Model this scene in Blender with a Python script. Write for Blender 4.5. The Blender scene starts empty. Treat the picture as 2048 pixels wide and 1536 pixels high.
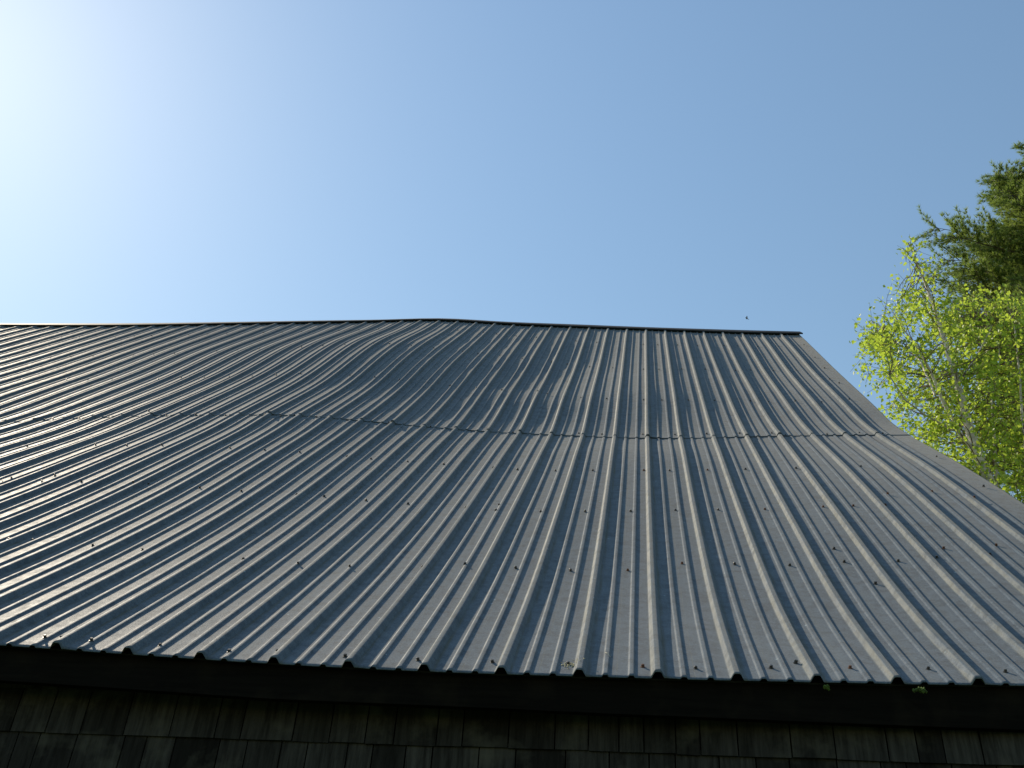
import bpy, math, random
import numpy as np
from mathutils import Vector, Matrix

SC = bpy.context.scene
# ------------------------------------------------------------------ camera
EYE = 1.6                       # eye height above the grass
TILT = .044                     # the building frame leans a little against true level
F_PX = 2080.0
def cam_axes(pitch, yaw, roll):
    cp, sp, cy, sy = math.cos(pitch), math.sin(pitch), math.cos(yaw), math.sin(yaw)
    F = np.array([-sy*cp, cy*cp, sp]); R = np.array([cy, sy, 0.]); U = np.cross(R, F)
    c, s = math.cos(roll), math.sin(roll)
    return F, c*R+s*U, -s*R+c*U
CF, CR, CU = cam_axes(math.radians(33.5), math.radians(8.162), math.radians(6.6705))
RY = np.array([[math.cos(TILT), 0, math.sin(TILT)], [0, 1, 0], [-math.sin(TILT), 0, math.cos(TILT)]])
def W(P):                       # building frame -> world
    return np.asarray(P, float) @ RY.T + np.array([0, 0, EYE])
def ray(x, y):
    d = CF + CR*(x-1024)/F_PX - CU*(y-768)/F_PX
    d = RY @ d
    return d/np.linalg.norm(d)
def at(x, y, Y):                # where the line of sight of a photo pixel meets the distance Y
    d = ray(x, y)
    return d*(Y/d[1]) + np.array([0, 0, EYE])
cam = bpy.data.objects.new('camera', bpy.data.cameras.new('camera'))
SC.collection.objects.link(cam)
wF, wR, wU = RY@CF, RY@CR, RY@CU
M = Matrix(((wR[0], wU[0], -wF[0], 0), (wR[1], wU[1], -wF[1], 0), (wR[2], wU[2], -wF[2], EYE), (0, 0, 0, 1)))
cam.matrix_world = M
cam.data.sensor_width = 36; cam.data.lens = 36*F_PX/2048
cam.data.clip_start = .05; cam.data.clip_end = 3000
SC.camera = cam
# ------------------------------------------------------------------ light
SUN = ray(-150, 20)             # just outside the top left corner
el = math.asin(SUN[2]); az = math.atan2(SUN[0], SUN[1])
world = bpy.data.worlds.new('World'); SC.world = world; world.use_nodes = True
nt = world.node_tree; nt.nodes.clear()
sky = nt.nodes.new('ShaderNodeTexSky'); sky.sky_type = 'NISHITA'; sky.sun_disc = False
sky.sun_elevation = el; sky.sun_rotation = az
sky.air_density = 2.0; sky.dust_density = .42; sky.ozone_density = 3.2; sky.altitude = 200
bg = nt.nodes.new('ShaderNodeBackground'); bg.inputs['Strength'].default_value = .124
wo = nt.nodes.new('ShaderNodeOutputWorld')
tint = nt.nodes.new('ShaderNodeMix'); tint.data_type = 'RGBA'; tint.blend_type = 'MULTIPLY'; tint.inputs[0].default_value = 1
tint.inputs[7].default_value = (.96, 1.01, 1.02, 1)          # the camera's white balance
nt.links.new(sky.outputs[0], tint.inputs[6]); nt.links.new(tint.outputs[2], bg.inputs[0]); nt.links.new(bg.outputs[0], wo.inputs[0])
sl = bpy.data.lights.new('sun', 'SUN'); sl.energy = 5.0; sl.angle = math.radians(.53); sl.color = (1, .87, .68)
so = bpy.data.objects.new('sun', sl); SC.collection.objects.link(so)
so.rotation_euler = Vector(SUN).to_track_quat('Z', 'Y').to_euler(); so.location = (-20, 10, 30)
SC.view_settings.view_transform = 'Standard'; SC.view_settings.look = 'None'
SC.view_settings.exposure = 0.0; SC.view_settings.gamma = 1
SC.render.engine = 'CYCLES'
# ---------- the photographed roof surface (frame B: X along the eave, Y away, Z up, camera at 0) ----------
S = .2286; X0 = .09506
JK = np.array([-60,-36,-28,-24,-20,-17,-14,-11,-8,-5,-3,0,3,5,8.])
LK = np.array([0,.785,1.96,3.14,3.86,4.36,5.59,6.44,7.43,8.56,9.83])
YK = np.array([
 [2.96,2.96,2.96,2.96,2.965,2.97,2.97,2.975,2.975,2.985,2.99,3.01,3.045,3.06,3.08],
 [3.6]*15,[4.5]*15,[5.4]*15,[5.95]*15,
 [6.36,6.36,6.36,6.35,6.33,6.31,6.28,6.26,6.29,6.36,6.38,6.30,6.32,6.37,6.46],
 [7.2]*15,[7.8]*15,[8.5]*15,[9.3]*15,
 [10.50,10.31,10.253,10.22,10.18,10.16,10.150,10.135,10.169,10.245,10.29,10.28,10.304,10.33,10.337]])
OK = np.array([
 [-.06,-.05,-.05,-.05,-.045,-.04,-.035,-.03,-.027,-.028,-.022,-.005,.01,.03,.06],
 [-.12,-.11,-.10,-.09,-.08,-.075,-.07,-.07,-.07,-.07,-.067,-.075,-.05,0,.05],
 [-.20,-.17,-.15,-.13,-.12,-.105,-.09,-.085,-.09,-.09,-.075,-.085,-.045,.02,.08],
 [-.27,-.22,-.19,-.155,-.12,-.085,-.045,-.030,-.045,-.062,-.06,-.04,-.01,.05,.095],
 [-.30,-.25,-.21,-.17,-.12,-.06,-.008,.015,-.005,-.04,-.045,-.01,.015,.05,.085],
 [-.33,-.27,-.225,-.175,-.10,-.02,.03,.062,.02,-.03,-.045,-.01,.03,.045,.05],
 [-.36,-.30,-.245,-.195,-.125,-.055,.010,.033,0,-.03,-.03,0,-.03,-.03,0],
 [-.38,-.31,-.255,-.20,-.120,-.045,.030,.083,.03,-.04,-.05,-.015,-.045,-.055,-.012],
 [-.41,-.33,-.255,-.185,-.088,-.006,.075,.115,.03,-.03,-.07,-.03,-.06,-.08,-.03],
 [-.43,-.31,-.24,-.168,-.092,-.035,.028,.060,.018,-.025,-.05,-.035,-.055,-.068,-.035],
 [-.47,-.3,-.215,-.158,-.096,-.052,-.010,.036,.008,-.02,-.035,-.04,-.047,-.053,-.05]])
def base(Y): return np.interp(Y,[2.0,3.0,6.33,10.2,11.2],[.15,1.0,3.83,7.72,8.725])
ZK = base(YK)+OK
def nat(x,y):   # natural cubic second derivatives
    n=len(x); A=np.zeros((n,n)); r=np.zeros((n,)+y.shape[1:]); A[0,0]=A[-1,-1]=1
    for i in range(1,n-1):
        h0=x[i]-x[i-1];h1=x[i+1]-x[i]
        A[i,i-1]=h0;A[i,i]=2*(h0+h1);A[i,i+1]=h1
        r[i]=6*((y[i+1]-y[i])/h1-(y[i]-y[i-1])/h0)
    return np.linalg.solve(A,r)
def ev(x,y,m,q):
    i=np.clip(np.searchsorted(x,q)-1,0,len(x)-2); h=x[i+1]-x[i]
    a=(x[i+1]-q)/h;b=(q-x[i])/h
    sh=(slice(None),)+(None,)*(y.ndim-1)
    a=a[sh];b=b[sh];h=h[sh]
    return a*y[i]+b*y[i+1]+((a**3-a)*m[i]+(b**3-b)*m[i+1])*h*h/6
_mY=nat(JK,YK.T);_mZ=nat(JK,ZK.T)
def columns(jq):
    jq=np.atleast_1d(np.asarray(jq,float))
    return ev(JK,YK.T,_mY,jq),ev(JK,ZK.T,_mZ,jq)       # (nj,9)
def surf(jq,lq):
    """grid of points (nj,nl,3) and normals"""
    jq=np.atleast_1d(np.asarray(jq,float)); lq=np.atleast_1d(np.asarray(lq,float))
    cy,cz=columns(jq)
    yy=ev(LK,cy.T,nat(LK,cy.T),lq).T; zz=ev(LK,cz.T,nat(LK,cz.T),lq).T
    xx=np.repeat((X0+S*jq)[:,None],len(lq),1)
    return np.stack([xx,yy,zz],-1)
# ---------- end surface ----------
# ------------------------------------------------------------------ helpers
def mesh_obj(name, V, Fc, mat, parent=None, smooth=False, attr=None):
    me = bpy.data.meshes.new(name)
    V = np.asarray(V, float)
    if parent is not None: V = V - np.array(parent['_base'])
    if isinstance(Fc, np.ndarray):
        k = Fc.shape[1]; me.vertices.add(len(V)); me.vertices.foreach_set('co', V.ravel())
        me.loops.add(Fc.size); me.loops.foreach_set('vertex_index', Fc.ravel().astype('i4'))
        me.polygons.add(len(Fc)); me.polygons.foreach_set('loop_start', np.arange(0, Fc.size, k, dtype='i4'))
        me.update(calc_edges=True); me.validate()
    else: me.from_pydata(V.tolist(), [], [tuple(int(i) for i in f) for f in Fc])
    me.materials.append(mat)
    if smooth: me.polygons.foreach_set('use_smooth', [True]*len(me.polygons))
    if attr is not None:
        a = me.attributes.new('tone', 'FLOAT', 'FACE'); a.data.foreach_set('value', np.asarray(attr, float))
    o = bpy.data.objects.new(name, me); SC.collection.objects.link(o)
    if parent is not None: o.parent = root_of(parent)
    return o
def root_of(p): return bpy.data.objects[p['_name']]
def thing(name, loc, label, cat, group=None):
    o = bpy.data.objects.new(name, None); SC.collection.objects.link(o); o.location = loc
    o['label'] = label; o['category'] = cat
    if group: o['group'] = group
    return {'_name': o.name, '_base': tuple(loc), 'o': o}
def grid_faces(n, m, off=0):
    i, j = np.meshgrid(np.arange(n-1), np.arange(m-1), indexing='ij')
    a = (i*m+j).ravel()+off
    return np.stack([a, a+m, a+m+1, a+1], 1)
def box_pts(x0, x1, y0, y1, z0, z1):
    return [(x0,y0,z0),(x1,y0,z0),(x1,y1,z0),(x0,y1,z0),(x0,y0,z1),(x1,y0,z1),(x1,y1,z1),(x0,y1,z1)]
BF = [(0,3,2,1),(4,5,6,7),(0,1,5,4),(1,2,6,5),(2,3,7,6),(3,0,4,7)]
class MB:
    def __init__(s): s.V=[]; s.F=[]; s.n=0
    def add(s, V, Fc):
        s.V.append(np.asarray(V, float)); s.F += [tuple(i+s.n for i in f) for f in Fc]; s.n += len(V)
    def tube(s, P, R, k=6, cap=True):
        P=np.asarray(P,float); n=len(P)
        T=np.gradient(P,axis=0); T/=np.linalg.norm(T,axis=1)[:,None]+1e-9
        a=np.array([0,0,1.]) if abs(T[0][2])<.9 else np.array([1.,0,0])
        V=[]
        for i in range(n):
            u=np.cross(T[i],a); u/=np.linalg.norm(u)+1e-9; v=np.cross(T[i],u)
            for q in range(k):
                t=2*math.pi*q/k; V.append(P[i]+R[i]*(math.cos(t)*u+math.sin(t)*v))
        Fc=[(i*k+q,i*k+(q+1)%k,(i+1)*k+(q+1)%k,(i+1)*k+q) for i in range(n-1) for q in range(k)]
        if cap: Fc.append(tuple(range(k))); Fc.append(tuple((n-1)*k+q for q in reversed(range(k))))
        s.add(V,Fc)
    def obj(s, name, mat, parent=None, smooth=False, attr=None):
        return mesh_obj(name, np.concatenate(s.V), s.F, mat, parent, smooth, attr)
# ------------------------------------------------------------------ materials
def newmat(name):
    m=bpy.data.materials.new(name); m.use_nodes=True; n=m.node_tree; n.nodes.clear()
    out=n.nodes.new('ShaderNodeOutputMaterial'); b=n.nodes.new('ShaderNodeBsdfPrincipled')
    n.links.new(b.outputs[0],out.inputs[0]); return m,n,b,out
def N(n,t,**k):
    x=n.nodes.new(t)
    for a,v in k.items():
        if a in x.inputs: x.inputs[a].default_value=v
        else: setattr(x,a,v)
    return x
def ramp(n,fac,stops):
    r=n.nodes.new('ShaderNodeValToRGB'); e=r.color_ramp.elements
    while len(e)>1: e.remove(e[-1])
    e[0].position=stops[0][0]; e[0].color=stops[0][1]
    for p,c in stops[1:]:
        q=e.new(p); q.color=c
    n.links.new(fac,r.inputs[0]); return r
def g(v,a=1): return (v,v,v,a)
def noise(n,co,scale,detail=4,rough=.6,dist=0):
    x=N(n,'ShaderNodeTexNoise',Scale=scale,Detail=detail,Roughness=rough,Distortion=dist)
    n.links.new(co,x.inputs['Vector']); return x
def mixc(n,fac,a,b,mode='MIX'):
    x=n.nodes.new('ShaderNodeMix'); x.data_type='RGBA'; x.blend_type=mode
    for s,v in ((x.inputs[0],fac),(x.inputs[6],a),(x.inputs[7],b)):
        if hasattr(v,'is_linked'): n.links.new(v,s)
        else: s.default_value=v
    return x.outputs[2]
def mapping(n,co,sc):
    m=n.nodes.new('ShaderNodeMapping'); m.inputs['Scale'].default_value=sc; n.links.new(co,m.inputs[0]); return m.outputs[0]

def roof_material():
    m,n,b,o=newmat('painted_ribbed_steel')
    tc=n.nodes.new('ShaderNodeTexCoord'); co=tc.outputs['Object']
    big=noise(n,co,1.3,3); fine=noise(n,co,170,3,.7); med=noise(n,co,22,5,.65)
    c=mixc(n,ramp(n,big.outputs[0],[(.35,g(0)),(.65,g(1))]).outputs[0],(.150,.152,.140,1),(.185,.180,.160,1))
    # pollen and dust grains
    c=mixc(n,ramp(n,fine.outputs[0],[(.42,g(0)),(.62,g(.7))]).outputs[0],c,(.30,.285,.235,1))
    c=mixc(n,ramp(n,med.outputs[0],[(.46,g(0)),(.66,g(.45))]).outputs[0],c,(.07,.07,.066,1))
    # run-off streaks down the slope
    st=noise(n,mapping(n,co,(60,1.2,1.2)),1,4,.6)
    c=mixc(n,ramp(n,st.outputs[0],[(.5,g(0)),(.75,g(.35))]).outputs[0],c,(.26,.245,.20,1))
    # thin dark crazed marks
    v=N(n,'ShaderNodeTexVoronoi',Scale=34,feature='DISTANCE_TO_EDGE'); wv=noise(n,co,26,3)
    va=n.nodes.new('ShaderNodeVectorMath'); va.operation='MULTIPLY_ADD'; n.links.new(wv.outputs['Color'],va.inputs[0]); va.inputs[1].default_value=(.06,.06,.06); n.links.new(co,va.inputs[2]); n.links.new(va.outputs[0],v.inputs['Vector'])
    ln=ramp(n,v.outputs['Distance'],[(.0,g(.5)),(.05,g(0))])
    gate=ramp(n,noise(n,co,9,2).outputs[0],[(.5,g(0)),(.6,g(1))])
    c=mixc(n,mixc(n,1,ln.outputs[0],gate.outputs[0],'MULTIPLY'),c,(.07,.07,.066,1))
    # pale specks of bird lime and lichen
    v2=N(n,'ShaderNodeTexVoronoi',Scale=19); n.links.new(co,v2.inputs['Vector'])
    sp=ramp(n,v2.outputs['Distance'],[(.05,g(1)),(.09,g(0))])
    sep=n.nodes.new('ShaderNodeSeparateColor'); n.links.new(v2.outputs['Color'],sep.inputs[0])
    pick=ramp(n,sep.outputs[0],[(.72,g(0)),(.76,g(1))])
    c=mixc(n,mixc(n,1,sp.outputs[0],pick.outputs[0],'MULTIPLY'),c,(.55,.53,.42,1))
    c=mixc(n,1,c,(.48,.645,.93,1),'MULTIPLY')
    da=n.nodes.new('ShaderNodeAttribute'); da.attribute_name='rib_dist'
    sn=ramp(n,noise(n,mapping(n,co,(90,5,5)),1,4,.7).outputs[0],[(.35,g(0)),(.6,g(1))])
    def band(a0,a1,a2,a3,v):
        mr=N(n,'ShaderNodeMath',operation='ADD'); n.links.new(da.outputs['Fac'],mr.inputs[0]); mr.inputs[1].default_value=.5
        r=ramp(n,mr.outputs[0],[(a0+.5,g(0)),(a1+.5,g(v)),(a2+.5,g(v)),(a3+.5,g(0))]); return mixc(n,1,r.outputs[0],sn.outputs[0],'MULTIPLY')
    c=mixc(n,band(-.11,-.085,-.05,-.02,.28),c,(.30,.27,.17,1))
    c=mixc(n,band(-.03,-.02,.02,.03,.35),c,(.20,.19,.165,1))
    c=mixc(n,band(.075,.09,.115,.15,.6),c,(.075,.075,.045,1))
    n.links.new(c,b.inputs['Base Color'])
    rr=ramp(n,med.outputs[0],[(.3,g(.54)),(.7,g(.68))]); n.links.new(rr.outputs[0],b.inputs['Roughness'])
    b.inputs['Specular IOR Level'].default_value=.055; b.inputs['Sheen Weight'].default_value=.185; b.inputs['Sheen Roughness'].default_value=.36; b.inputs['Sheen Tint'].default_value=(1,.93,.77,1)
    bp=N(n,'ShaderNodeBump',Strength=.5,Distance=.002); n.links.new(fine.outputs[0],bp.inputs['Height'])
    n.links.new(bp.outputs[0],b.inputs['Normal'])
    return m
def plain(name,col,rough=.6,metal=0,vs=30,amt=.3,spec=.5):
    m,n,b,o=newmat(name); tc=n.nodes.new('ShaderNodeTexCoord'); f=noise(n,tc.outputs['Object'],vs)
    c=mixc(n,ramp(n,f.outputs[0],[(.3,g(0)),(.7,g(1))]).outputs[0],tuple(x*(1-amt) for x in col)+(1,),tuple(x*(1+amt) for x in col)+(1,))
    n.links.new(c,b.inputs['Base Color']); b.inputs['Roughness'].default_value=rough; b.inputs['Metallic'].default_value=metal; b.inputs['Specular IOR Level'].default_value=spec
    return m
def wood(name,c0,c1,scale=(60,60,3)):
    m,n,b,o=newmat(name); tc=n.nodes.new('ShaderNodeTexCoord'); co=tc.outputs['Object']
    gr=noise(n,mapping(n,co,scale),1,5,.7); bl=noise(n,co,7,4)
    at_=n.nodes.new('ShaderNodeAttribute'); at_.attribute_name='tone'
    c=mixc(n,at_.outputs['Fac'],c0+(1,),c1+(1,))
    c=mixc(n,ramp(n,gr.outputs[0],[(.35,g(.75)),(.65,g(0))]).outputs[0],c,tuple(x*.35 for x in c0)+(1,))
    c=mixc(n,ramp(n,bl.outputs[0],[(.52,g(0)),(.72,g(.6))]).outputs[0],c,(c1[0]*1.5,c1[1]*1.5,c1[2]*1.3,1))
    n.links.new(c,b.inputs['Base Color']); b.inputs['Roughness'].default_value=.9; b.inputs['Specular IOR Level'].default_value=.08
    bp=N(n,'ShaderNodeBump',Strength=.6,Distance=.003); n.links.new(gr.outputs[0],bp.inputs['Height']); n.links.new(bp.outputs[0],b.inputs['Normal'])
    return m
def leafmat(name,c0,c1,trans,tc0,rough=.45,scale=2.5):
    m,n,b,o=newmat(name); tc=n.nodes.new('ShaderNodeTexCoord'); f=noise(n,tc.outputs['Object'],scale,2)
    f2=noise(n,tc.outputs['Object'],14,2)
    c=mixc(n,ramp(n,f.outputs[0],[(.35,g(0)),(.65,g(1))]).outputs[0],c0+(1,),c1+(1,))
    c=mixc(n,ramp(n,f2.outputs[0],[(.4,g(0)),(.7,g(.5))]).outputs[0],c,tuple(x*.55 for x in c0)+(1,))
    n.links.new(c,b.inputs['Base Color']); b.inputs['Roughness'].default_value=rough
    t=n.nodes.new('ShaderNodeBsdfTranslucent'); n.links.new(mixc(n,.6,c,tc0+(1,)),t.inputs[0])
    mx=n.nodes.new('ShaderNodeMixShader'); mx.inputs[0].default_value=trans
    n.links.new(b.outputs[0],mx.inputs[1]); n.links.new(t.outputs[0],mx.inputs[2]); n.links.new(mx.outputs[0],o.inputs[0])
    return m
ROOF=roof_material()
CAPM=plain('shade_dark_flashing',(.014,.017,.018),.7,0,40,.15,.12)  # shade of the ridge gap is put into this near-black colour
SHING=wood('weathered_cedar',(.016,.0148,.0135),(.064,.061,.055))
BOARD=wood('old_fascia_board',(.007,.006,.0045),(.010,.008,.006),(3,60,60))
DARK=plain('shade_backing',(.02,.02,.02),.9)  # dark backing for the light-blocking deck and the painted ridge gap shade
SCREWM=plain('screw_zinc',(.06,.055,.05),.45,.3,400,.5)
RUST=plain('screw_rust',(.13,.055,.03),.7,.1,400,.5)
MOSS=plain('moss_green',(.06,.10,.01),.9,0,90,.6)
GRASS=plain('meadow_grass',(.05,.085,.02),.9,0,3,.4)
# ------------------------------------------------------------------ ground
gnd=mesh_obj('ground',[(-900,-900,0),(900,-900,0),(900,900,0),(-900,900,0)],[(0,1,2,3)],GRASS); gnd['kind']='structure'
# ------------------------------------------------------------------ the barn
barn=thing('barn',(-5,6,0),'old shingled barn under a sagging charcoal ribbed metal roof','barn')
RIBH=.019
MAJ=[(-.100,0),(-.0875,.0006),(-.078,.0030),(-.048,.0155),(-.038,.0185),(-.028,.0195),(0,.0197),(.028,.0195),(.038,.0185),(.048,.0155),(.078,.0030),(.0875,.0006),(.100,0)]
MIN=[(-.060,0),(-.050,.0004),(-.042,.0021),(-.028,.0056),(-.020,.0063),(.020,.0063),(.027,.0056),(.038,.0019),(.044,.0004),(.052,0)]
FL=[.17,.2167,.5,.45,.55,.7833,.83]
PROF=sorted([(f,h) for f,h in MAJ if f>=0]+[(1+f,h) for f,h in MAJ if f<0]+[(c+f,h) for c in (1/3,2/3) for f,h in MIN]+[(f,0) for f in FL])
rs=np.random.RandomState(7)
PH=rs.rand(80,6)
def wav(u,l):
    """slow buckles of the thin steel between the fastenings"""
    u=u[:,None]; l=l[None,:]; k=np.floor(u).astype(int)+60; fr=u-np.floor(u)
    p=PH[k]   # (nu,1,6)
    p=p.reshape(u.shape[0],6)
    a=np.sin(2*np.pi*(l/1.55+.12*p[:,:1]+.08*u))+.6*np.sin(2*np.pi*(l/.83+p[:,1:2]))+.35*np.sin(2*np.pi*(l/.41+p[:,2:3]))
    zone=np.exp(-((u+6.5)/5)**2)*np.exp(-((l-6.6)/2.6)**2)
    amp=.0005+.0017*zone
    bell=np.sin(np.pi*fr)**2
    low=.003*np.sin(u*.9+l*.7)*np.sin(l*1.9+u*.25)*(.3+zone)
    return amp*bell*a+low
def roof_pts(u,l,h):
    """u (n), l (m), h (n,m) height above the mean surface"""
    e=.02
    P=surf(u,l)
    du=surf(u+e,l)-surf(u-e,l); dv=surf(u,l+e)-surf(u,l-e)
    Nn=np.cross(du,dv); Nn/=np.linalg.norm(Nn,axis=2)[:,:,None]
    return P+Nn*h[:,:,None]
def sheet(k0,lower,width=4,last=False):
    us=[];hs=[]
    for r in range(-1,width+1):
        for f,h in PROF:
            x=r+f
            if -.093<=x<=width+(.09 if not last else .0): us.append(k0+x); hs.append(h if not(last and x>width-1+.1) else (h if x<width-.55 else 0))
    us=np.array(us);hs=np.array(hs)
    l=np.concatenate([[0,.02],np.arange(.09,4.5,.09)]) if lower else np.concatenate([[4.36,4.38,4.42],np.arange(4.5,9.76,.09),[9.80]])
    lift=.0022*np.clip((k0+.35-us)/.25,0,1)       # the lap over the sheet on the left
    lift=lift if k0>-60 else lift*0
    h=hs[:,None]+lift[:,None]+wav(us,l)
    if not lower:
        d=(l-4.36)
        edge=(.0022*np.exp(-d/.10)*(1+.6*np.sin(us*2.1+1)[:,None])+.0020)*np.clip(1+(us[:,None]+8)/14,.45,1)
        corner=.005*np.exp(-((us-k0)/.25)**2)[:,None]*np.exp(-d/.08)
        h=h+edge+corner
    P=roof_pts(us,l,h)
    lip=roof_pts(us,l[:1],h[:,:1]-.0022)
    n,m=len(us),len(l)
    V=np.concatenate([P.reshape(-1,3),lip.reshape(-1,3)])
    Fc=grid_faces(n,m).tolist()
    for i in range(n-1): Fc.append((n*m+i,n*m+i+1,(i+1)*m,i*m))
    if last or True:
        side=roof_pts(us[-1:],l,h[-1:]-(.003 if not last else .045))[0]
        b0=len(V); V=np.concatenate([V,side])
        for j in range(m-1): Fc.append(((n-1)*m+j,b0+j,b0+j+1,(n-1)*m+j+1))
    o=mesh_obj('roof_sheet',W(V),Fc,ROOF,barn,True)
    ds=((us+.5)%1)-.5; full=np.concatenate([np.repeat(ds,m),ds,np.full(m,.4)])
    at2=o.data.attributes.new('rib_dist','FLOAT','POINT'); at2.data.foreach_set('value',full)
    return o
SHEETS={}
for k in range(-60,8,4):
    SHEETS[k,True]=sheet(k,True,last=(k==4)); SHEETS[k,False]=sheet(k,False,last=(k==4))
# deck slab added under the steel to block light
u=np.arange(-60,8.01,1.0); u[-1]=7.9; l=np.arange(.03,9.8,.4); l=np.append(l,9.78)
P=roof_pts(u,l,np.full((len(u),len(l)),-.012)); Q=roof_pts(u,l,np.full((len(u),len(l)),-.05))
n,m=len(u),len(l)
V=np.concatenate([P.reshape(-1,3),Q.reshape(-1,3)]); Fc=grid_faces(n,m).tolist()+[f[::-1] for f in grid_faces(n,m,n*m).tolist()]
for i in range(n-1): Fc+= [(i*m,n*m+i*m,n*m+(i+1)*m,(i+1)*m),(i*m+m-1,(i+1)*m+m-1,n*m+(i+1)*m+m-1,n*m+i*m+m-1)]
for j in range(m-1): Fc+= [(j,j+1,n*m+j+1,n*m+j),((n-1)*m+j,n*m+(n-1)*m+j,n*m+(n-1)*m+j+1,(n-1)*m+j+1)]
mesh_obj('light_block_deck',W(V),Fc,DARK,barn)
# ridge cap: a bent flashing that stands clear of the steel, coloured near-black to paint in the dark line of shade
u=np.concatenate([np.arange(-60.2,8,1.0),[8.12]])
A=surf(u,[9.83])[:,0]; B=surf(u,[9.65])[:,0]
t=A-B; t/=np.linalg.norm(t,axis=1)[:,None]
up=np.array([0,0,1.]); fw=np.array([0,1.,0])
apex=A+up*.036+fw*.015
sec=[B-up*0+np.array([0,-.016,.015]),B+np.array([0,-.018,.030]),apex+np.array([0,-.005,0]),apex+np.array([0,.003,-.001]),apex+np.array([0,.17,-.13]),apex+np.array([0,.17,-.145])]
V=np.stack(sec,1).reshape(-1,3); V2=V-np.array([0,0,.004]); n=len(u); m=6
Fc=grid_faces(n,m).tolist()+[f[::-1] for f in grid_faces(n,m,n*m).tolist()]
for i in range(n-1): Fc.append((i*m,n*m+i*m,n*m+(i+1)*m,(i+1)*m))
for e in (0,n-1):
    for j in range(m-1): Fc.append((e*m+j,e*m+j+1,n*m+e*m+j+1,n*m+e*m+j))
mesh_obj('ridge_cap',W(np.concatenate([V,V2])),Fc,CAPM,barn)
# foam closure below the cap, coloured dark to paint the gap's shade
V=[];Fc=[]
C0=surf(u[:-1],[9.68])[:,0]
V=np.stack([C0+np.array([0,0,-.01]),C0+np.array([0,.0,.030]),C0+np.array([0,.03,.030]),C0+np.array([0,.03,-.01])],1).reshape(-1,3)
n=len(C0); mesh_obj('ridge_closure',W(V),grid_faces(n,4).tolist(),DARK,barn)
# back slope, plain mirrored sheet
b0=surf(u[:-1],[9.8])[:,0]+np.array([0,.03,0]); b1=b0+np.array([0,6.6,-6.7])
V=np.concatenate([b0,b1]); n=len(b0)
mesh_obj('back_roof',W(V),[(i,n+i,n+i+1,i+1) for i in range(n-1)],ROOF,barn)
# fascia
E0=surf(np.arange(-60,8.01,.25),[0.02])[:,0]
Ew=W(E0); top=Ew[:,2]-.010
xs=Ew[:,0]; ys=Ew[:,1]+.012
bot=EYE+np.interp(xs,[-15,-2.2,-1,0,1.9],[.95,.945,.905,.897,.905])
V=[];n=len(xs)
for dy,zz in ((0,top),(0,bot),(.028,bot),(.028,top)): V.append(np.stack([xs,ys+dy,zz],1))
V=np.stack(V,1).reshape(-1,3); Fc=[]
for i in range(n-1):
    for q in range(4): Fc.append((i*4+q,i*4+(q+1)%4,(i+1)*4+(q+1)%4,(i+1)*4+q))
Fc+=[(0,3,2,1),((n-1)*4,(n-1)*4+1,(n-1)*4+2,(n-1)*4+3)]
mesh_obj('fascia_board',V,Fc,BOARD,barn)
# shingled front wall, course by course
random.seed(3)
xl,xr=W(surf([-59.8],[0]))[0,0,0],W(surf([7.85],[0]))[0,0,0]
yw=3.125
mb=MB();tone=[]
mb.add(box_pts(xl,xr,yw+.012,yw+.10,0,EYE+.99),BF); tone+=[.2]*6
z=EYE+.812; exps=.135
zc=z+exps
while zc>-.1:
    x=xl
    while x<xr:
        w=random.choice([.075,.09,.105,.115,.13,.15])*random.uniform(.9,1.1); x2=min(x+w,xr)
        zb=zc+random.uniform(-.0015,.0015); th=random.uniform(.009,.013); zt=zc+exps*1.12
        if zt>EYE+.985: zt=EYE+.985
        sk=random.uniform(-.0015,.0015)
        V=[(x+.002,yw-th,zb),(x2-.002,yw-th+random.uniform(-.002,.002),zb+sk),(x2-.002,yw+.012,zb+sk),(x+.002,yw+.012,zb),(x+.002,yw-.001,zt),(x2-.002,yw-.001,zt),(x2-.002,yw+.012,zt),(x+.002,yw+.012,zt)]
        mb.add(V,BF); tv=random.random(); tone+=[tv]*6
        x=x2
    zc-=exps
mb.obj('wall',SHING,barn,attr=tone)
# gable ends and back wall
ga=surf([7.85],np.linspace(0,9.8,14))[0]; gw=W(ga); xg=xr
prof=[(p[1]+.03,p[2]-.06) for p in gw]
yb=gw[-1][1]+6.3; prof+=[(yb,gw[-1][2]-6.5)]
for name,xx in (('gable_wall',xr),('gable_wall',xl)):
    V=[(xx,yw+.1,0)]+[(xx,max(a,yw+.1),b) for a,b in prof]+[(xx,yb,0)]
    V2=[(a-.1,b,c) if xx==xr else (a+.1,b,c) for a,b,c in V]; k=len(V)
    Fc=[tuple(range(k)),tuple(range(2*k-1,k-1,-1))]+[(i,(i+1)%k,k+(i+1)%k,k+i) for i in range(k)]
    mesh_obj(name,V+V2,Fc,SHING,barn)
mesh_obj('back_wall',box_pts(xl+.12,xr-.12,yb-.12,yb-.01,0,gw[-1][2]-6.6),BF,SHING,barn)
# moss caught behind the eave
def moss(px,py,w):
    c=at(px,py,3.03); mb=MB(); 
    for i in range(26):
        a=c+np.array([random.uniform(-w,w),random.uniform(-.006,.004),random.gauss(0,.003)]); r=random.uniform(.002,.006)
        mb.add([a+np.array(v)*r for v in ((1,0,0),(-1,0,0),(0,1,0),(0,-1,0),(0,0,1),(0,0,-1))],[(0,2,4),(2,1,4),(1,3,4),(3,0,4),(2,0,5),(1,2,5),(3,1,5),(0,3,5)])
    mb.obj('moss_tuft',MOSS,barn)
moss(1841,1381,.018); moss(1653,1374,.006)
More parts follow.
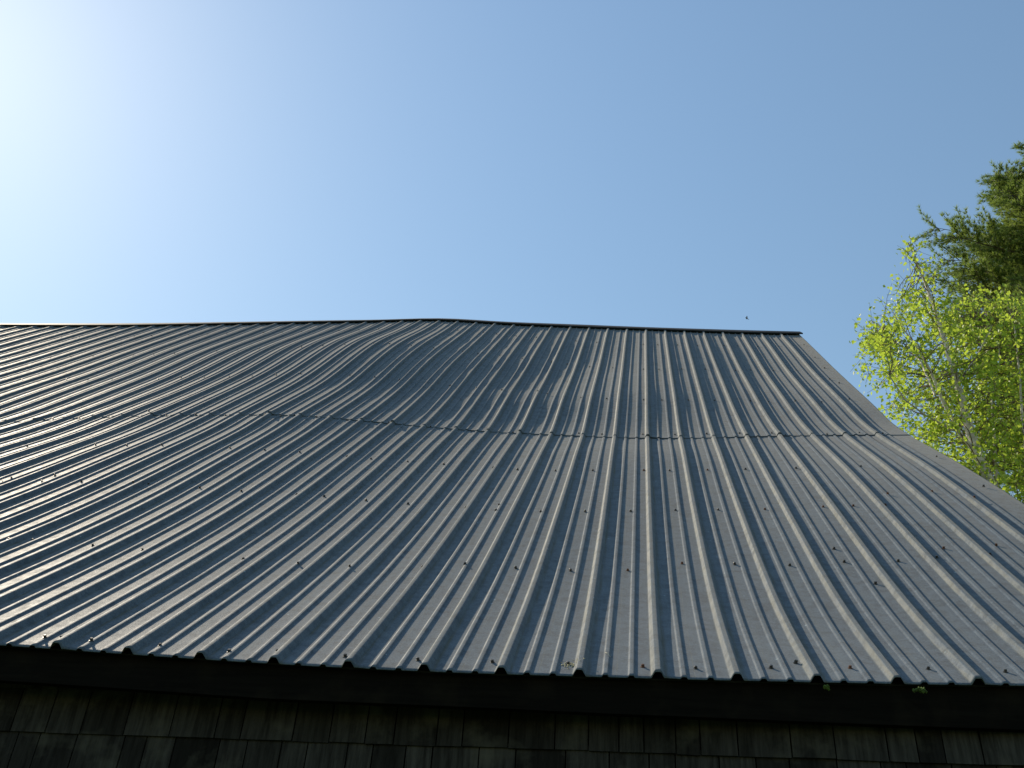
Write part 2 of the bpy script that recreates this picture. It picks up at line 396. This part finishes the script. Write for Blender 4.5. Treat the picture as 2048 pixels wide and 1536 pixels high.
# screws with hexagonal heads and washers
def screw_mesh():
    V=[];Fc=[]
    rings=[(.0075,0,12),(.0075,.0015,12),(.0050,.0020,6),(.0050,.0085,6),(.0040,.0095,6)]
    V=[];
    for r,z,k in rings:
        for q in range(12):
            rr=r if k==12 else r*(1 if q%2==0 else .9)
            t=2*math.pi*q/12; V.append((rr*math.cos(t),rr*math.sin(t),z))
    for i in range(4):
        for q in range(12): Fc.append((i*12+q,i*12+(q+1)%12,(i+1)*12+(q+1)%12,(i+1)*12+q))
    Fc.append(tuple(48+q for q in range(12)))
    return V,Fc
SV,SF=screw_mesh()
def hfun(u):
    f=u-math.floor(u); return float(np.interp(f,[p[0] for p in PROF],[p[1] for p in PROF]))
SCREWS=[(-8.34,0.07),(-7.67,0.07),(-5.72,0.07),(-6.71,0.08),(-5.07,0.08),(-8.16,0.09),(-4.15,0.09),(-3.16,0.09),(-2.17,0.10),(-1.17,0.11),(-0.19,0.11),(0.50,0.11),(4.49,0.13),(1.49,0.14),(2.53,0.16),(3.54,0.16),(1.85,0.21),(-6.31,1.13),(-5.36,1.13),(-4.06,1.15),(-8.12,1.16),(-7.39,1.16),(3.78,1.20),(-9.43,1.21),(-10.46,1.23),(-12.21,1.25),(-3.37,1.25),(-2.44,1.25),(-11.75,1.26),(-1.46,1.28),(-0.44,1.35),(4.44,1.46),(5.15,1.48),(2.52,1.49),(0.56,1.50),(3.51,1.50),(6.12,1.50),(1.53,1.51),(5.42,1.60),(6.40,1.62),(3.48,1.69),(-3.39,2.21),(-2.40,2.22),(-4.09,2.25),(-1.43,2.28),(-5.45,2.30),(-6.46,2.33),(-3.39,2.33),(5.11,2.33),(-15.40,2.34),(-0.43,2.35),(6.08,2.35),(4.44,2.36),(7.04,2.36),(-9.49,2.36),(-8.15,2.36),(-7.49,2.36),(-14.48,2.37),(-10.55,2.38),(3.81,2.39),(-13.53,2.39),(-11.84,2.39),(0.57,2.41),(-15.36,2.41),(2.55,2.42),(-12.29,2.42),(1.52,2.43),(-14.51,2.51),(5.36,2.53),(6.37,2.55),(7.65,2.65),(-3.43,3.22),(-2.43,3.22),(-4.09,3.24),(-1.46,3.24),(-5.44,3.26),(-0.13,3.26),(-7.46,3.27),(-6.44,3.27),(0.54,3.27),(5.42,3.27),(-8.15,3.28),(-9.50,3.29),(-10.50,3.29),(-11.52,3.30),(1.53,3.31),(3.81,3.32),(-14.57,3.33),(2.52,3.34),(-13.57,3.34),(-17.52,3.35),(-15.55,3.36),(7.65,3.58),(-8.11,4.32),(-11.59,4.33),(-9.45,4.35),(-5.49,4.35),(-13.47,4.36),(-10.46,4.36),(-17.48,4.37),(-11.20,4.37),(-4.21,4.37),(-18.51,4.38),(-15.53,4.38),(-12.18,4.38),(-6.81,4.38),(-14.53,4.39),(-8.15,4.39),(4.19,4.39),(5.47,4.39),(-19.75,4.40),(-19.51,4.42),(7.23,4.42),(-2.15,4.45),(6.53,4.45),(-1.42,4.46),(3.82,4.48),(0.84,4.49),(-0.15,4.50),(2.83,4.50),(1.82,4.51),(-16.54,4.57),(-0.13,5.58),(0.52,5.60),(-1.45,5.62),(-2.39,5.68),(1.48,5.68),(2.44,5.78),(-3.66,5.79),(-4.04,5.84),(-7.40,5.86),(-5.41,5.87),(3.75,5.87),(4.39,5.87),(-9.41,5.88),(-8.08,5.88),(-6.41,5.88),(6.28,5.89),(5.35,5.90),(-10.41,5.91),(-11.45,5.95),(7.33,5.98),(-12.14,5.99),(-15.40,6.01),(-14.49,6.03),(-16.37,6.04),(-13.55,6.05),(-17.48,6.10),(-19.39,6.12),(-18.49,6.14),(-22.45,6.20),(-21.45,6.20),(-23.45,6.24),(-25.47,6.29),(7.59,6.75),(7.36,6.94),(-0.13,7.11),(0.51,7.12),(1.47,7.22),(-1.43,7.23),(-2.43,7.32),(2.48,7.32),(-12.16,7.38),(-10.44,7.38),(-15.44,7.39),(-14.49,7.40),(-3.43,7.40),(-13.52,7.41),(-11.48,7.41),(-9.43,7.41),(-5.43,7.42),(3.78,7.42),(-4.13,7.43),(-7.44,7.46),(-17.53,7.48),(-8.15,7.48),(-6.46,7.48),(-21.48,7.50),(-19.51,7.50),(4.45,7.50),(-18.59,7.51),(-22.48,7.52),(6.38,7.52),(5.44,7.53),(-23.52,7.55),(-29.50,7.57),(-27.53,7.58),(7.61,7.58),(-25.52,7.59),(-26.61,7.61),(7.63,8.20),(0.55,8.66),(-0.14,8.67),(1.51,8.73),(-2.40,8.74),(2.48,8.77),(-3.44,8.78),(-6.45,8.83),(-5.43,8.83),(-27.35,8.86),(-14.51,8.86),(-7.45,8.86),(3.77,8.86),(4.44,8.88),(-18.55,8.89),(5.41,8.89),(-17.54,8.90),(-15.59,8.90),(-13.57,8.90),(-25.49,8.91),(-22.55,8.91),(-21.51,8.91),(-19.55,8.91),(-26.46,8.92),(-23.55,8.92),(-33.50,8.93),(-8.16,8.93),(-9.49,8.93),(6.43,8.93),(-29.50,8.94),(-30.52,8.95),(7.67,8.97),(7.66,9.46)]
sm={}
for mt in (SCREWM,RUST):
    me=bpy.data.meshes.new('screw'); me.from_pydata(SV,[],SF); me.materials.append(mt); sm[mt.name]=me
rest=MB(); cnt=0
base_v=np.array(barn['_base'])
SCREWS.sort(key=lambda s:s[1])
for (ju,lv) in SCREWS:
    uu=np.array([ju]); ll=np.array([lv])
    hh=hfun(ju)+float(wav(uu,ll)[0,0])+(.002+.0022*math.exp(-(lv-4.36)/.1) if lv>4.36 else 0)
    P=W(roof_pts(uu,ll,np.array([[hh]])))[0,0]; P2=W(roof_pts(uu,ll,np.array([[hh+1]])))[0,0]; nrm=P2-P
    q=Vector(nrm+np.array([random.gauss(0,.10),random.gauss(0,.10),random.gauss(0,.10)])).to_track_quat('Z','Y'); s_=random.uniform(.9,1.15)
    if cnt<100:
        mt=RUST if (ju>-.5 and random.random()<.6) else SCREWM
        o=bpy.data.objects.new('screw',sm[mt.name]); SC.collection.objects.link(o); o.parent=SHEETS[int(math.floor((ju+.09)/4)*4),lv<=4.36]
        o.location=P-base_v; o.rotation_mode='QUATERNION'; o.rotation_quaternion=q; o.scale=(s_,)*3
    else:
        rm=np.array(q.to_matrix()); rest.add((np.array(SV)*s_)@rm.T+P,SF)
    cnt+=1
ro=rest.obj('screws',SCREWM,barn); ro['kind']='stuff'
# ------------------------------------------------------------------ trees
BARK=plain('birch_bark',(.62,.54,.46),.8,0,9,.35)
TWIG=plain('birch_twig',(.16,.11,.08),.8)
PBARK=plain('pine_bark',(.13,.10,.075),.9,0,12,.4)
LEAF=leafmat('birch_leaf',(.24,.38,.035),(.38,.48,.06),.52,(.70,.86,.09))
NEED=leafmat('pine_needle',(.11,.17,.04),(.19,.25,.055),.45,(.42,.56,.10),.5,.8)
def in_poly(x,y,P):
    c=False;j=len(P)-1
    for i in range(len(P)):
        if (P[i][1]>y)!=(P[j][1]>y) and x<(P[j][0]-P[i][0])*(y-P[i][1])/(P[j][1]-P[i][1])+P[i][0]: c=not c
        j=i
    return c
def curve(A,B,n,sag,rnd):
    A=np.array(A);B=np.array(B);t=np.linspace(0,1,n)[:,None]
    P=A+(B-A)*t; L=np.linalg.norm(B-A); P[:,2]+=(sag*L*np.sin(np.pi*t[:,0])); 
    P[1:-1]+=rnd.normal(0,.03*L,(n-2,3)); return P
def birch():
    rnd=np.random.RandomState(11)
    D=13.0
    def path(pts,dys): return np.array([at(x,y,D+dy) for (x,y),dy in zip(pts,dys)])
    T1=path([(1975,960),(1945,880),(1915,770),(1895,700),(1870,620),(1845,550),(1816,485)],[0,0,.05,.1,.15,.1,.2])
    b=T1[0]; ground=np.array([b[0]+.45,b[1]-.1,-.05])
    T1=np.concatenate([[ground,ground*.65+b*.35+np.array([.05,0,0]),ground*.3+b*.7],T1])
    t=thing('birch_tree',tuple(ground+np.array([0,0,.05])),'bright yellow-green birch with slender pale trunks beside the barn roof','tree')
    m=MB(); m.tube(T1,np.array([.15,.13,.11,.090,.072,.055,.042,.030,.018,.007]),8); m.obj('trunk',BARK,t,True)
    stems=[(T1[3:],.05)]
    for pts,dys,r,k in [
      ([(1952,905),(1915,860),(1885,800),(1860,740),(1832,690),(1800,650)],[.0,-.2,-.4,-.5,-.6,-.6],.038,1),
      ([(1992,1010),(1992,940),(1988,870),(1984,800),(2000,720),(1992,630)],[.4,.5,.6,.7,.8,.8],.040,1),
      ([(2090,1080),(2060,960),(2046,860),(2040,760),(2030,660),(2015,610)],[.1,.2,.2,.1,.0,0],.040,1),
      ([(1905,860),(1850,830),(1810,800),(1775,745)],[-.2,-.5,-.9,-1.0],.018,0),
      ([(1915,770),(1960,700),(1985,650)],[.05,.3,.5],.018,0),
      ([(1870,790),(1840,720),(1800,690),(1760,660)],[-.4,-.1,.3,.5],.016,0)]:
        P=path(pts,dys)
        if k and r>.039:
            g0=P[0].copy(); g0[2]=-.05; g0[0]+= -.2; P=np.concatenate([[g0,(g0+P[0])/2+np.array([.05,0,0])],P])
        m=MB(); m.tube(P,np.linspace(r,.006,len(P)),6); m.obj('limb',BARK,t,True); stems.append((P,r))
    allp=[]
    for P,r in stems:
        for i in range(len(P)-1):
            for q in np.linspace(0,1,8,endpoint=False): allp.append(P[i]*(1-q)+P[i+1]*q)
    allp=np.array(allp)
    poly=[(1803,468),(1822,472),(1842,500),(1868,515),(1880,495),(1905,505),(1900,560),(1930,585),(1960,575),(2000,600),(2060,590),(2160,640),(2180,1120),(2060,1130),(1960,1040),(1870,960),(1800,890),(1765,820),(1735,790),(1722,745),(1742,735),(1722,700),(1722,665),(1748,640),(1770,622),(1768,590),(1806,575),(1796,545)]
    cl=[];tries=0
    while len(cl)<680 and tries<20000:
        tries+=1
        x=rnd.uniform(1715,2180);y=rnd.uniform(465,1120)
        if not in_poly(x,y,poly): continue
        if y<600 and rnd.rand()<.45: continue
        if x>1990 and rnd.rand()<.35: continue
        if math.sin(x*.05+1.3*math.sin(y*.031))*math.sin(y*.043+.9)>.62 and rnd.rand()<.7: continue
        dpt=rnd.normal(.85,.85) if y>560 else rnd.normal(.1,.4)
        cl.append((at(x,y,D+float(np.clip(dpt,-1.2,2.7))),y))
    tw=MB();LP=[]
    for c,y in cl:
        below=allp[allp[:,2]<c[2]-.15]
        d=np.linalg.norm(below-c,axis=1); i=d.argmin(); a=below[i]
        P=curve(a,c,6,.10,rnd); tw.tube(P,np.linspace(.0085 if d[i]>.6 else .006,.0025,6),4,False)
        nl=int(rnd.uniform(18,40)) if y>600 else int(rnd.uniform(12,20))
        for q in range(4):      # short side shoots carry most of the leaves
            f=rnd.uniform(.5,1)*5; i0=min(int(f),4); s0=P[i0]+(P[i0+1]-P[i0])*(f-i0); s1=s0+rnd.normal(0,.16,3)+np.array([0,0,.03])
            tw.tube(np.array([s0,(s0+s1)/2,s1]),[.003,.0025,.002],3,False)
            m_=nl//4; tt=rnd.rand(m_,1)**.7; LP.append(s0+(s1-s0)*tt+rnd.normal(0,.045,(m_,3)))
        LP.append(c+rnd.normal(0,.09,(nl//5,3)))
    p=np.concatenate(LP); m_=len(p)
    s=rnd.uniform(.045,.085,(m_,1)); un=lambda v: v/np.linalg.norm(v,axis=1)[:,None]
    nn=un(rnd.normal(0,1,(m_,3))+np.array([0,0,.5])); a1=un(np.cross(nn,rnd.normal(0,1,(m_,3)))); a1=un(a1*.8+np.array([0,0,-.35])); b1=un(np.cross(nn,a1)); fold=nn*s*.12
    V=np.stack([p,p+a1*s*.35+b1*s*.38+fold,p+a1*s,p+a1*s*.35-b1*s*.38+fold],1).reshape(-1,3)
    k=np.arange(m_)[:,None]*4; Fc=np.concatenate([k+np.array([[0,1,2]]),k+np.array([[0,2,3]])])
    print('leaves',m_)
    tw.obj('twigs',TWIG,t); mesh_obj('crown',V,Fc,LEAF,t)
birch()
def pine():
    rnd=np.random.RandomState(5)
    D=19.0
    topp=at(2128,335,D); x0,y0=topp[0],topp[1]
    t=thing('pine_tree',(x0,y0,0),'tall dark green pine rising behind the birch at the right edge','tree')
    H=topp[2]
    hs=np.linspace(0,H,12); P=np.stack([x0+.15*np.sin(hs*.4),y0+.1*np.cos(hs*.5),hs],1)
    m=MB(); m.tube(P,np.linspace(.27,.02,12),9); m.obj('trunk',PBARK,t,True)
    br=MB();V=[];Fc=[];k=0
    z=5.0
    TP=[];TD=[];TS=[]
    def tuft(p,d,s):
        TP.append(p);TD.append(d);TS.append(s)
    while z<H-.2:
        f=(H-z)/H
        R=min(.35+1.25*(H-z)**.85,3.1)*(1 if z>8 else .85)
        nb=7 if z<H-3 else 6
        for b in range(nb):
            a=2*math.pi*(b+rnd.rand()*.7)/nb+z*1.3; L=R*rnd.uniform(.72,1.12)
            o=np.array([x0,y0,z+rnd.uniform(-.15,.15)]); d=np.array([math.cos(a),math.sin(a),0])
            n=9; tt=np.linspace(0,1,n)[:,None]
            P=o+d*L*tt+np.array([0,0,1.])*(L*(.04*tt+.14*tt**2+(.25*tt if z>H-1.2 else 0)))+np.cumsum(rnd.normal(0,.025,(n,3)),0)
            br.tube(P,np.linspace(.035 if L>2 else .022,.006,n),5,False)
            for i in range(2,n):
                for sgn in (-1,1):
                    for rep in range(4):
                        ll=L*(.34-.20*(i/n))*rnd.uniform(.6,1.1)+.08
                        sd=np.cross(d,[0,0,1.])*sgn*rnd.uniform(.5,1)+d*rnd.uniform(.4,.9)+np.array([0,0,rnd.uniform(.05,.45)]); sd/=np.linalg.norm(sd)
                        c0=P[i-1]+(P[i]-P[i-1])*rnd.rand(); c1=c0+sd*ll
                        br.tube(np.array([c0,(c0+c1)/2+rnd.normal(0,.02,3),c1]),[.008,.006,.004],3,False)
                        nt=max(3,int(ll/.06))
                        for q in range(nt):
                            p=c0+(c1-c0)*((q+1)/nt)+rnd.normal(0,.03,3)
                            tuft(p,sd+np.array([0,0,.35]),.12)
            tuft(P[-1],d+np.array([0,0,.5]),.13)
        z+=rnd.uniform(.20,.31)
    NQ=18; p=np.repeat(np.array(TP),NQ,0); d=np.repeat(np.array(TD),NQ,0); s=np.repeat(np.array(TS),NQ)[:,None]; m_=len(p)
    un=lambda v: v/np.linalg.norm(v,axis=1)[:,None]
    v=un(d+rnd.normal(0,.6,(m_,3))); w=un(np.cross(v,rnd.normal(0,1,(m_,3)))); L=s*rnd.uniform(.7,1.15,(m_,1))
    V=np.stack([p+w*.006,p-w*.006,p+v*L],1).reshape(-1,3); Fc=np.arange(m_*3).reshape(-1,3)
    print('needles',m_)
    br.obj('branches',PBARK,t); mesh_obj('crown',V,Fc,NEED,t)
pine()
# ------------------------------------------------------------------ a far bird above the ridge
c=at(1494,637,60); mb=MB()
def bp(x,y,z): return c+np.array([x,y,z])
B=[(-.12,0,.09,.009),(-.08,0,.06,.026),(0,0,0,.033),(.07,0,-.05,.022),(.13,0,-.10,.006)]
mb.tube([bp(x,y,z) for x,y,z,r in B],[r for *_,r in B],7)
for sg in (-1,1):
    w=[bp(-.05,0,.05),bp(.05,0,-.03),bp(.02,sg*.12,.07),bp(-.02,sg*.22,.09),bp(-.05,sg*.12,.09)]
    w2=[p+np.array([0,0,-.006]) for p in w]
    mb.add(w+w2,[(0,1,2,3,4),(9,8,7,6,5)]+[(i,(i+1)%5,5+(i+1)%5,5+i) for i in range(5)])
bird=mb.obj('bird',plain('bird_feathers',(.12,.11,.10),.8),None)
bird['label']='tiny dark bird flying in the blue sky above the ridge'; bird['category']='bird'

# ------------------------------------------------------------------ bits lying on the steel
def on_roof(u,l,h=0.):
    uu=np.array([u]);ll=np.array([l]); return W(roof_pts(uu,ll,np.array([[hfun(u)+float(wav(uu,ll)[0,0])+h]])))[0,0]
mb=MB(); random.seed(8)
for i in range(46):
    u=-1.14+random.gauss(0,.07); l=.10+random.gauss(0,.022); r=random.uniform(.0015,.0042); c=on_roof(u,l,.001)
    mb.add([c+np.array(v)*r for v in ((1,0,0),(-.8,.2,0),(0,1,.6),(0,-.9,-.3),(0,-.2,.8),(0,0,-.6))],[(0,2,4),(2,1,4),(1,3,4),(3,0,4),(2,0,5),(1,2,5),(3,1,5),(0,3,5)])
o=mb.obj('dropping',plain('dried_lime',(.50,.45,.28),.9,0,200,.3)); o['label']='crumbly yellowish dropping splashed around a screw at the eave'; o['category']='dropping'
mb=MB(); mb.tube([on_roof(-.70,.235,.002),on_roof(-.665,.215,.003),on_roof(-.625,.20,.002)],[.0012,.0014,.0010],5)
o=mb.obj('straw',plain('dry_straw',(.55,.52,.42),.8)); o['label']='single pale dry straw lying across the pan near the eave'; o['category']='straw'
